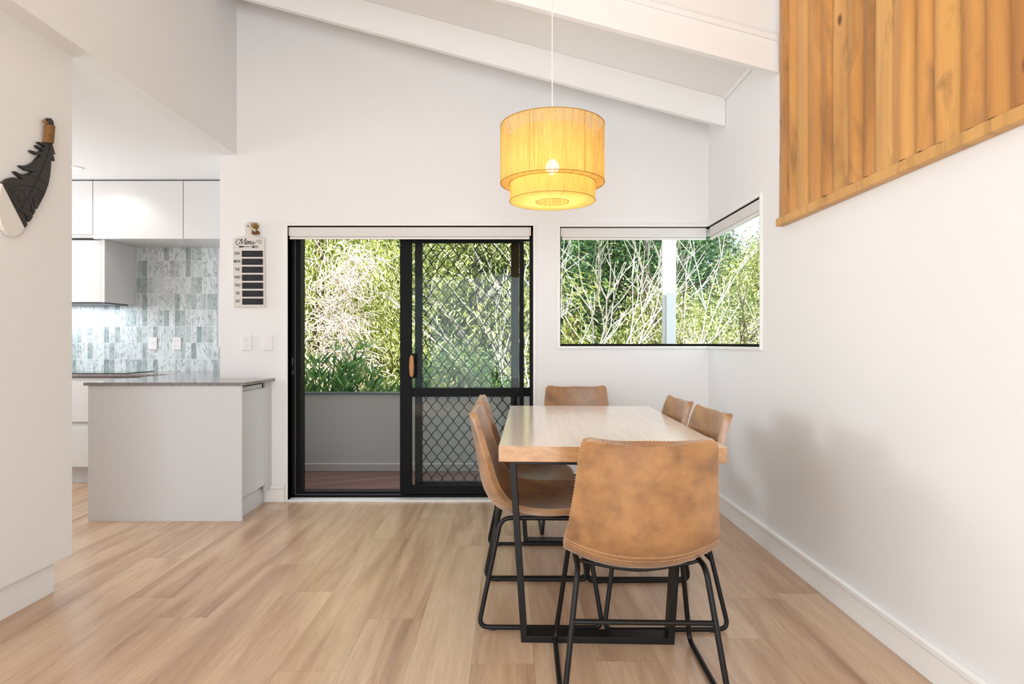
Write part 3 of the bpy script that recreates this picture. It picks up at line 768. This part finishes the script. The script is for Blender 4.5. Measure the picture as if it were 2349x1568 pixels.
drum([(R2-.012,2.17),(R2-.012,1.86)], 'inner_liner')
b = MB()
for (r, z) in ((R1,2.209),(R1,1.933),(R2+.002,1.931),(R2,1.848),(R3,1.845)):
    b.tube([(PX+r*math.cos(2*PI*k/96), PYc+r*math.sin(2*PI*k/96), z) for k in range(96)], .0022, 5, closed=True)
for k in range(6):
    a = R(30+60*k+32)
    b.tube([(PX+(R1+.0005)*math.cos(a),PYc+(R1+.0005)*math.sin(a),2.205),(PX+(R1+.0005)*math.cos(a),PYc+(R1+.0005)*math.sin(a),1.935)], .0012, 4)
for k in range(4):
    a = R(20+90*k); b.tube([(PX,PYc,2.10),(PX+R1*math.cos(a),PYc+R1*math.sin(a),2.185)], .0018, 5)
b.build('wire_frame', M['raffia_edge'], t, smooth=True)
MB().lathe([(.0005,2.10),(.018,2.10),(.02,2.06),(.016,2.045),(.0005,2.045)], (PX,PYc), 20).build('bulb_holder', M['bulb_base'], t, smooth=True)
MB().ball((PX,PYc,2.012), .034, 20).build('bulb', M['bulb'], t, smooth='all')
lamp('pendant_glow', 'POINT', (PX,PYc,1.96), (0,0,0), 2.0, (1,.86,.62), shadow_soft_size=.04)

# ------------------------------------------------------------------ dining table
tx, ty, ta = .414, 3.145, R(-1.8)
TH, TT = .770, .060; TW2, TL2 = .43, .775
t = thing('dining_table', (tx, ty, 0), 'rectangular oak dining table with thick top and black metal frame legs', 'table', rz=ta)
o = MB().box(-TW2, TW2, -TL2, TL2, TH-TT, TH).build('tabletop', M['table'], t, bevel=.0025, local=True)
for yy in (-.722, .46):
    b = MB(); ya, yb = yy, yy+.072
    o_ = [(-.345,.0),(.245,.0),(.292,TH-TT),(-.392,TH-TT)]
    i_ = [(-.322,.025),(.222,.025),(.266,TH-TT-.02),(-.366,TH-TT-.02)]
    vs = [(x, ya, z) for x, z in o_]+[(x, ya, z) for x, z in i_]+[(x, yb, z) for x, z in o_]+[(x, yb, z) for x, z in i_]
    fs = []
    for k in range(4):
        j = (k+1) % 4
        fs += [(k, j, 4+j, 4+k), (8+j, 8+k, 12+k, 12+j), (j, k, 8+k, 8+j), (4+k, 4+j, 12+j, 12+k)]
    b.add(vs, fs); b.build('leg_frame', M['steel_black'], t, bevel=.0015, local=True)
MB().box(-.10, .0, -.65, .53, TH-TT-.006, TH-TT-.0005).build('fixing_rail', M['steel_black'], t, local=True)

# ------------------------------------------------------------------ dining chairs
def make_chair():
    root = thing('dining_chair', (0,0,0), 'x', 'chair', 'tan leather dining chairs around the table')
    prof = [(-.292,.861,.178,.012),(-.291,.857,.196,.015),(-.289,.845,.205,.020),(-.282,.800,.209,.030),(-.268,.715,.216,.042),(-.256,.645,.224,.052),(-.243,.575,.232,.062),(-.222,.515,.239,.070),(-.180,.463,.241,.070),(-.115,.434,.240,.060),(-.040,.426,.238,.050),(.040,.428,.235,.042),(.110,.438,.228,.032),(.165,.447,.216,.020),(.197,.448,.194,.010),(.215,.442,.160,.0)]
    P = spline([Vector((a, b_, 0)) for a, b_, _, _ in prof], 4); Wd = spline([Vector((c, d_, 0)) for _, _, c, d_ in prof], 4)
    n = len(P); NU = 22; V = []; rows_ = []
    for i in range(n):
        a = P[max(0, i-1)]; c = P[min(n-1, i+1)]; tg = (c-a).normalized(); nrm = Vector((-tg.y, tg.x, 0))
        if nrm.y < 0 and nrm.x < 0: nrm = -nrm
        # normal towards the sitter: forward and up
        if nrm.x + nrm.y < 0: nrm = -nrm
        hw, cu = Wd[i].x, Wd[i].y; row = []
        top = max(0, 1-i/16)
        for j in range(NU+1):
            u = -1+2*j/NU; k = abs(u)**2.3
            q = P[i] + nrm*(cu*k); z = q.y + .010*top*(u*u*1.3-.6)
            row.append(len(V)); V.append((hw*u, q.x, z))
        rows_.append(row)
    Fs = [(rows_[i][j], rows_[i][j+1], rows_[i+1][j+1], rows_[i+1][j]) for i in range(n-1) for j in range(NU)]
    me = bpy.data.meshes.new('seat_shell'); me.from_pydata(V, [], Fs); me.materials.append(M['leather'])
    me.polygons.foreach_set('use_smooth', [True]*len(me.polygons))
    o = bpy.data.objects.new('seat_shell', me); S.collection.objects.link(o); o.parent = root
    sd = o.modifiers.new('thickness', 'SOLIDIFY'); sd.thickness = .028; sd.offset = 0; sd.use_even_offset = False
    bv = o.modifiers.new('round', 'BEVEL'); bv.width = .008; bv.segments = 3; bv.limit_method = 'ANGLE'; bv.angle_limit = R(50)
    # whip-stitching all round the rim
    rim = [V[rows_[i][0]] for i in range(n)] + [V[rows_[-1][j]] for j in range(1, NU)] + [V[rows_[i][NU]] for i in range(n-1, -1, -1)] + [V[rows_[0][j]] for j in range(NU-1, 0, -1)]
    cen = Vector((0, 0, 0)); b = MB(); L = len(rim)
    pts = [Vector(p) for p in rim]
    acc = 0; dist = [0]
    for i in range(L): acc += (pts[(i+1)%L]-pts[i]).length; dist.append(acc)
    ns = int(acc/.011)
    me.update(); vn = [v.normal.copy() for v in me.vertices]
    ids = [rows_[i][0] for i in range(n)] + [rows_[-1][j] for j in range(1, NU)] + [rows_[i][NU] for i in range(n-1, -1, -1)] + [rows_[0][j] for j in range(NU-1, 0, -1)]
    k = 0
    for s_ in range(ns):
        dd = acc*s_/ns
        while dist[k+1] < dd: k += 1
        f = (dd-dist[k])/max(1e-9, dist[k+1]-dist[k]); p = pts[k].lerp(pts[(k+1)%L], f)
        tg = (pts[(k+1)%L]-pts[k]).normalized(); nn = vn[ids[k]]; out = tg.cross(nn).normalized()
        # outward = away from the sheet's middle
        ctr = Vector((0, p.y, p.z)) if abs(p.x) > .17 else Vector((p.x, -.15, .6))
        if out.dot(p-ctr) < 0: out = -out
        for sg in (-1, 1):
            c = p + out*.0010 + nn*(sg*.0115)
            b.tube([c-tg*.0026, c+tg*.0026+out*.0008], .0009, 4)
    # double seam low across the outside of the back
    for ri, rf in ((29,.2),(29,.5),(30,.5)):
        row = [Vector(V[q]).lerp(Vector(V[q2]), rf)-vn[q]*(.0145 if vn[q].y > 0 or vn[q].z > 0 else -.0145) for q, q2 in zip(rows_[ri], rows_[ri+1])]
        for j in range(NU):
            for s_ in range(3):
                a = row[j].lerp(row[j+1], s_/3+.05); c = row[j].lerp(row[j+1], s_/3+.26); b.tube([a, c], .0006, 4)
    b.build('stitching', M['thread'], root, local=True)
    for sx in (-1, 1):
        def Q(y, z): return (sx*(.205+(.440-z)/.428*.055), y, z)
        path = [Q(-.16,.438), Q(.185,.438), Q(.252,.0115), Q(-.250,.0115)]
        leg = MB(); leg.tube(fillet_closed(path, .042, 6), .0095, 10, closed=True)
        lg = leg.build('leg', M['steel_black'], root, local=True, smooth='all')
        for yy in (-.19,.19):
            q = Q(yy,.0); MB().box(q[0]-.006, q[0]+.006, yy-.012, yy+.012, 0, .008).build('foot_glide', M['gap'], lg, local=True)
    z = .275; yq = -.16-.09*(.438-z)/.4265; xq = .205+(.440-z)/.428*.055
    MB().tube([(-xq,yq,z),(xq,yq,z)], .0085, 10).build('crossbar', M['steel_black'], root, local=True, smooth=True)
    for yy in (-.09, .11):
        MB().tube(spline([(-.204,yy,.438),(-.15,yy,.424),(0,yy,.404 if yy < 0 else .412),(.15,yy,.424),(.204,yy,.438)], 5), .006, 8).build('seat_support', M['steel_black'], root, local=True, smooth=True)
    return root
chair = make_chair()
spots = [(.432, 2.185, R(-1.5), 'tan leather dining chair at the near head of the table, back to the viewer'),
 (.130, 2.800, R(-91), 'tan leather dining chair on the left side of the table, nearer one'),
 (.130, 3.340, R(-90), 'tan leather dining chair on the left side of the table, farther one near the door'),
 (.628, 2.780, R(91), 'tan leather dining chair on the right side of the table, nearer one by the wall'),
 (.628, 3.325, R(90), 'tan leather dining chair on the right side of the table, farther one near the corner'),
 (.457, 4.010, R(180), 'tan leather dining chair at the far head of the table, against the window wall')]
for i, (x, y, a, lb) in enumerate(spots):
    c = chair if i == 0 else copy_tree(chair)
    c.location = (x, y, 0); c.rotation_euler.z = a; c['label'] = lb

# ------------------------------------------------------------------ outside: deck, balustrade, post
BY = 6.29; DKZ = -.12
struct(MB().box(-2.0, 1.72, 4.71, 5.88, DKZ-.1, DKZ).box(-3.6, 1.72, 5.88, BY+.1, DKZ-.1, DKZ).build('floor_deck', M['deck']))
t = thing('balustrade', (0, BY, DKZ), 'solid grey balustrade wall with dark cap around the deck', 'balustrade')
MB().box(-3.6, 1.55, BY, BY+.1, DKZ, .648).build('panel', M['ext_grey'], t)
MB().box(-3.6, 1.55, BY-.02, BY+.12, .650, .667).build('cap', M['ext_cap'], t, bevel=.002)
MB().box(-3.6, 1.55, BY-.012, BY-.001, DKZ+.002, -.050).build('skirt_board', M['ext_grey'], t)
MB().box(-3.6, 1.55, BY-.014, BY-.001, -.049, -.042).build('skirt_edge', M['ext_light'], t)
t = thing('verandah_post', (1.615, BY, DKZ), 'square white verandah post beyond the corner window', 'post')
MB().box(1.577, 1.672, BY, BY+.095, DKZ, 2.72).build('post_shaft', M['post'], t, bevel=.002)
MB().box(1.550, 1.577, BY+.03, BY+.09, DKZ, 2.72).build('side_batten', M['post'], t, bevel=.002)

# ------------------------------------------------------------------ garden
def hill(x, y):
    h = -3.2
    if y > 9: h += min((y-9)*.16, 4.6)
    h += .5*math.sin(x*.35+1)*min(1, max(0, (y-8)/8)) + max(0, -x-2)*.10*min(1, max(0,(y-10)/10))
    return h
vs = []; fs = []; nx, ny = 50, 50
for j in range(ny+1):
    for i in range(nx+1):
        x = -32+72*i/nx; y = 6.6+55*(j/ny)**1.3; vs.append((x, y, hill(x, y)))
for j in range(ny):
    for i in range(nx):
        a = j*(nx+1)+i; fs.append((a, a+1, a+nx+2, a+nx+1))
mb = MB(); mb.v = vs; mb.f = fs; o = mb.build('ground', M['grass'], smooth='all'); struct(o)

def leaves_mesh(name, P, Dr, length, width, mat, flip=.4):
    """P (n,3) positions, Dr (n,3) pointing directions"""
    n = len(P); Dr = Dr/np.linalg.norm(Dr, axis=1, keepdims=True)
    rd = np.random.normal(size=(n,3)); sd = np.cross(Dr, rd); sd /= np.linalg.norm(sd, axis=1, keepdims=True)
    up = np.cross(sd, Dr)
    L = (length*np.random.uniform(.6,1.3,(n,1))); W = width*np.random.uniform(.7,1.2,(n,1))
    a = P; b_ = P+Dr*L*.45+sd*W*.5+up*W*.15; c = P+Dr*L; d = P+Dr*L*.45-sd*W*.5+up*W*.15
    V = np.stack([a,b_,c,d], 1).reshape(-1,3)
    me = bpy.data.meshes.new(name); me.vertices.add(4*n); me.vertices.foreach_set('co', V.astype(np.float32).ravel())
    me.loops.add(4*n); me.loops.foreach_set('vertex_index', np.arange(4*n, dtype=np.int32))
    me.polygons.add(n); me.polygons.foreach_set('loop_start', np.arange(0,4*n,4,dtype=np.int32)); me.polygons.foreach_set('loop_total', np.full(n,4,dtype=np.int32))
    me.materials.append(mat); me.update(calc_edges=True); me.validate(); return me
def link_mesh(name, me, parent):
    o = bpy.data.objects.new(name, me); S.collection.objects.link(o); o.parent = parent; return o

def crown(n_cl, per, R_, H, size, spread, droop, z0=0., hollow=.55):
    """clusters of leaves spread through an egg-shaped crown"""
    cl = []
    while len(cl) < n_cl:
        p = np.random.uniform(-1,1,3); q = np.linalg.norm(p)
        if hollow < q < 1: cl.append(p)
    cl = np.array(cl)
    w_ = 1-.35*np.clip(cl[:,2:3],0,1)
    C_ = np.concatenate([cl[:,:2]*R_*w_, (cl[:,2:3]*.5+.5)*H+z0], 1)
    out = cl/np.linalg.norm(cl,axis=1,keepdims=True)
    P = np.repeat(C_, per, 0)+np.random.normal(size=(n_cl*per,3))*spread
    Dd = np.repeat(out, per, 0)*.6+np.random.normal(size=(n_cl*per,3))*.7; Dd[:,2] -= droop
    return P, Dd

# background trees, one mesh set for each kind
kinds = []
for nm, mt, args, ll, ww in (('leafy_tree','leaf_green',(170,75,2.3,5.2,0,.20,.2),.095,.042), ('dark_tree','leaf_dark',(150,75,2.1,5.6,0,.21,.3),.09,.04), ('feathery_tree','leaf_yellow',(150,85,2.0,4.6,0,.20,1.0),.13,.022)):
    P, Dd = crown(args[0], int(args[1]*2.6), args[2], args[3], 0, args[5], args[6], 1.4)
    cm = leaves_mesh('foliage', P, Dd, ll, ww, M[mt])
    b = MB(); b.tube(spline([(0,0,-.3),(.1,.05,1.2),(-.05,.1,2.6),(.1,0,4.6)], 4), [.16,.155,.15,.145,.14,.13,.12,.11,.09,.08,.06,.04,.03], 8)
    for k in range(9):
        a = k*2.4; z = 1.2+k*.35; b.tube(spline([(0,.05,z),(math.cos(a)*.8,math.sin(a)*.8,z+.7),(math.cos(a)*1.6,math.sin(a)*1.6,z+1.1)], 4), [.06,.055,.05,.045,.04,.035,.03,.02,.015], 5)
    tr = b.build('trunk', M['bark_dark' if mt != 'leaf_yellow' else 'bark_grey'], smooth='all'); tm = tr.data; bpy.data.objects.remove(tr)
    kinds.append((nm, cm, tm))
KL = {0:('bushy mid-green tree among the garden trees beyond the glass','leafy trees beyond the deck'), 1:('deep green tree among the garden trees beyond the glass','dark trees beyond the deck'), 2:('pale yellow-green feathery tree among the garden trees beyond the glass','feathery trees beyond the deck')}
def bgtree(k, x, y, sc, z=None, rz=None, sz=1.0):
    nm, cm, tm = kinds[k]; px = 1168+1440*x/y; col_ = ('pale yellow-green feathery' if k == 2 else 'deep green' if k == 1 else 'bushy mid-green')
    where = ('left of the open door half' if px < 700 else 'beyond the open door half' if px < 930 else 'behind the security screen' if px < 1215 else 'behind the wall between door and window' if px < 1285 else 'beyond the left of the corner window' if px < 1420 else 'left of the verandah post' if px < 1530 else 'right of the verandah post' if px < 1650 else 'beyond the side pane')
    row = 'nearest row' if y < 13 else 'middle row' if y < 18 else 'on the slope' if y < 23 else 'farthest back'
    t = thing(nm, (x, y, hill(x,y) if z is None else z), '%s tree %s, %s' % (col_, where, row), 'tree', KL[k][1], rz if rz is not None else random.uniform(0,6))
    t.scale = (sc, sc, sc*sz); link_mesh('foliage', cm, t); link_mesh('trunk', tm, t); return t
# rows of trees stepping up the slope; the sky shows only over the lower right
spec = [(1,-6.8,11.5,1.2),(0,-4.6,13.5,1.25),(2,-5.6,10.5,1.15),(1,-2.6,14.5,1.25),(2,-.55,11.,1.12),(1,.35,12.6,.9),(0,.9,15.5,1.2),(1,1.9,12.8,1.0),(1,3.2,15.,1.05),(0,4.3,11.8,.72),(2,5.6,13.2,.95),(0,6.8,15.5,.95),
        (2,-9,17,1.5),(1,-6,19,1.5),(0,-3,20,1.5),(1,.2,20,1.45),(0,3.0,21,1.4),(1,5.6,20,1.0),(0,8.8,19.5,.85),(1,11.4,20.5,1.1),
        (0,-12,25,1.9),(1,-8,27,1.9),(0,-3.6,27,1.9),(1,.8,28,1.9),(0,5.,27,1.7),(1,9.2,28,.72),(0,13.,27,.8),(2,2.6,10.4,.8),(2,.1,16.5,1.25)]
for k, x, y, sc in spec: bgtree(k, x, y, sc)

# the big drooping conifer behind the open half of the door
t = thing('weeping_conifer', (-2.9, 9.6, hill(-2.9,9.6)), 'tall bright yellow-green weeping conifer behind the open left half of the door', 'tree')
P1, D1 = crown(300, 260, 1.75, 6.4, 0, .20, 1.6, .6, .45)
link_mesh('foliage', leaves_mesh('foliage', P1, D1, .085, .017, M['leaf_yellow']), t)
MB().tube([(0,0,-.2),(.05,0,2),(0,0,5),(0,0,6.6)], [.2,.17,.1,.02], 8).build('trunk', M['bark_dark'], t, local=True, smooth='all')
# tangle of dead vine hanging over it
t = thing('dead_vine', (-2.05, 7.95, -1.0), 'pale tangle of dead vine hanging in front of the weeping conifer', 'vine')
b = MB(); rv = random.Random(11)
for k in range(700):
    z = rv.uniform(.75, 3.35); cx = .0+.15*math.sin(z*1.7+1)+rv.gauss(0,.19); cy = rv.gauss(0,.14); p = Vector((cx, cy, z)); d = Vector((rv.gauss(0,1), rv.gauss(0,.6), rv.gauss(-.6,.8))).normalized()
    pts = []
    for q in range(9):
        pts.append(p.copy()); p += d*.055; d = (d+Vector((rv.gauss(0,.5),rv.gauss(0,.4),rv.gauss(-.12,.45)))).normalized()
    b.tube(spline(pts, 2), rv.uniform(.0025,.006), 4, caps=False)
b.build('vine_stems', M['vine'], t, local=True, smooth='all')

# oleanders just outside the balustrade
def oleander(x, y, z, sc, label, n=26):
    t = thing('oleander_shrub', (x, y, z), label, 'shrub', None); b = MB(); PP = []; DD = []
    for k in range(n):
        a = random.uniform(0, 2*PI); le = random.uniform(.15,.55); d = Vector((math.cos(a)*le, math.sin(a)*le*.6, 1)).normalized(); L = random.uniform(.5,1.05)*sc
        p0 = Vector((math.cos(a)*.1, math.sin(a)*.08, 0)); pts = [p0+d*L*q/6+Vector((0,0,.0)) for q in range(7)]
        b.tube(pts, .006, 4)
        for q in range(3, 7):
            for m_ in range(6):
                th = m_*PI/3+q; sd = Vector((math.cos(th), math.sin(th), 0)); PP.append(pts[q]); DD.append(sd*.75+d*.75)
    link_mesh('foliage', leaves_mesh('foliage', np.array(PP), np.array(DD), .20*sc**.5, .034, M['leaf_ole']), t)
    b.build('stems', M['leaf_ole'], t, local=True)
oleander(-2.05, 6.85, .02, 1.12, 'tall long-leaved oleander behind the balustrade at the left door edge', 34)
oleander(-1.50, 6.75, .0, .84, 'low oleander sprig rising behind the middle of the balustrade', 16)
oleander(-1.10, 6.80, .0, .84, 'low oleander sprig behind the balustrade beside the black door stile', 14)

# pale bare-branched trees
def bare(name, loc, label, seedv, stems, depth, L0, r0, mat, twig=True, leaf=None, lean=(0,0)):
    rg = random.Random(seedv); b = MB(); tips = []
    def grow(p, d, L, r, k):
        pts = [p.copy()]; 
        for q in range(4):
            d = (d+Vector((rg.gauss(0,.09), rg.gauss(0,.09), .03))).normalized(); p = p+d*L/4; pts.append(p.copy())
        b.tube(pts, [r*(1-.1*i) for i in range(5)], 5 if k > 1 else 4, caps=False)
        if k == 0: tips.append((p.copy(), d.copy())); return
        for c in range(rg.choice((2,2,3))):
            nd = (d+Vector((rg.gauss(0,.36), rg.gauss(0,.36), rg.gauss(.08,.2)))).normalized(); grow(p, nd, L*rg.uniform(.62,.85), r*.66, k-1)
        if k > 1 and rg.random() < .6:
            nd = (d+Vector((rg.gauss(0,.6), rg.gauss(0,.6), 0))).normalized(); grow(pts[2], nd, L*.5, r*.4, k-2)
    t = thing(name, loc, label, 'tree')
    for s_ in stems: grow(Vector(s_[0]), Vector(s_[1]).normalized(), L0, r0, depth)
    b.build('branches', mat, t, local=True, smooth='all')
    if leaf and tips:
        P = np.array([tuple(p) for p, d in tips]); D_ = np.array([tuple(d) for p, d in tips])
        P = np.repeat(P, 9, 0)+np.random.normal(size=(len(P)*9,3))*.09; D_ = np.repeat(D_, 9, 0)*.4+np.random.normal(size=P.shape)*.8
        link_mesh('foliage', leaves_mesh('foliage', P, D_, .045, .022, M[leaf]), t)
    return t
bare('bare_tree', (.80,8.6,-1.6), 'white-barked bare tree with several stems at the left of the corner window', 4, [((0,0,0),(-.02,0,1)),((.05,0,.1),(.10,.05,1)),((-.1,.1,0),(-.12,0,1)),((.1,0,.3),(.42,.1,1)),((.08,.1,.4),(.55,0,1))], 4, 1.5, .030, M['bark_white'])
bare('bare_tree', (1.45,10.,-1.8), 'grey forked sapling standing in the middle of the corner window', 9, [((0,0,0),(0,0,1))], 4, 1.7, .05, M['bark_grey'], leaf='leaf_green')
bare('bare_tree', (2.15,9.2,-1.4), 'dark-limbed leaning tree just left of the verandah post', 14, [((0,0,0),(.5,0,1)),((-.4,0,-.2),(.6,.1,1))], 4, 1.5, .04, M['bark_dark'], leaf='leaf_green')
bare('bare_tree', (3.5,8.9,-1.6), 'pale twiggy tree leaning left behind the right side of the corner window', 21, [((0,0,0),(-.30,0,1)),((.3,0,0),(-.45,0,1)),((.5,.1,0),(-.25,0,1)),((.8,0,0),(-.42,0,1)),((1.1,.2,0),(-.3,0,1)),((-.2,.3,0),(-.45,0,1))], 5, 1.0, .020, M['bark_white'], leaf='leaf_yellow')
bare('bare_tree', (.35,9.0,-1.4), 'pale bare tree leaning left behind the security screen', 31, [((0,0,0),(-.25,0,1)),((.1,0,0),(-.45,0,1))], 4, 1.3, .022, M['bark_white'])
o = MB().box(1.02, 1.26, 11.6, 11.84, hill(1.1,11.7)-.2, 1.75).build('timber_pole', M['tan'], bevel=.02); tag(o, 'thick tan timber pole among the trees, lower left of the corner window', 'pole')
# leafy scrub filling the gully below the trees
for i, (x, y, sc) in enumerate([(-3.6,7.9,.42),(-1.6,8.2,.40),(-.6,8.6,.45),(.4,9.4,.42),(2.6,9.4,.38),(3.9,10.2,.42),(5.4,10.4,.45),(-4.6,9,.5)]):
    t = bgtree(0 if i % 2 else 1, x, y, sc, z=-2.0 if x < 1.5 else -1.9)
    t['label'] = 'low leafy bush in the gully, ' + ['far left beyond the oleander','behind the middle of the open door half','behind the black door stile','behind the left of the corner window','behind the verandah post','seen through the side pane, nearer one','seen through the side pane, farther one','left edge behind the door frame'][i]; t['group'] = 'low bushes beyond the balustrade'; t['category'] = 'bush'; t.name = 'garden_bush'
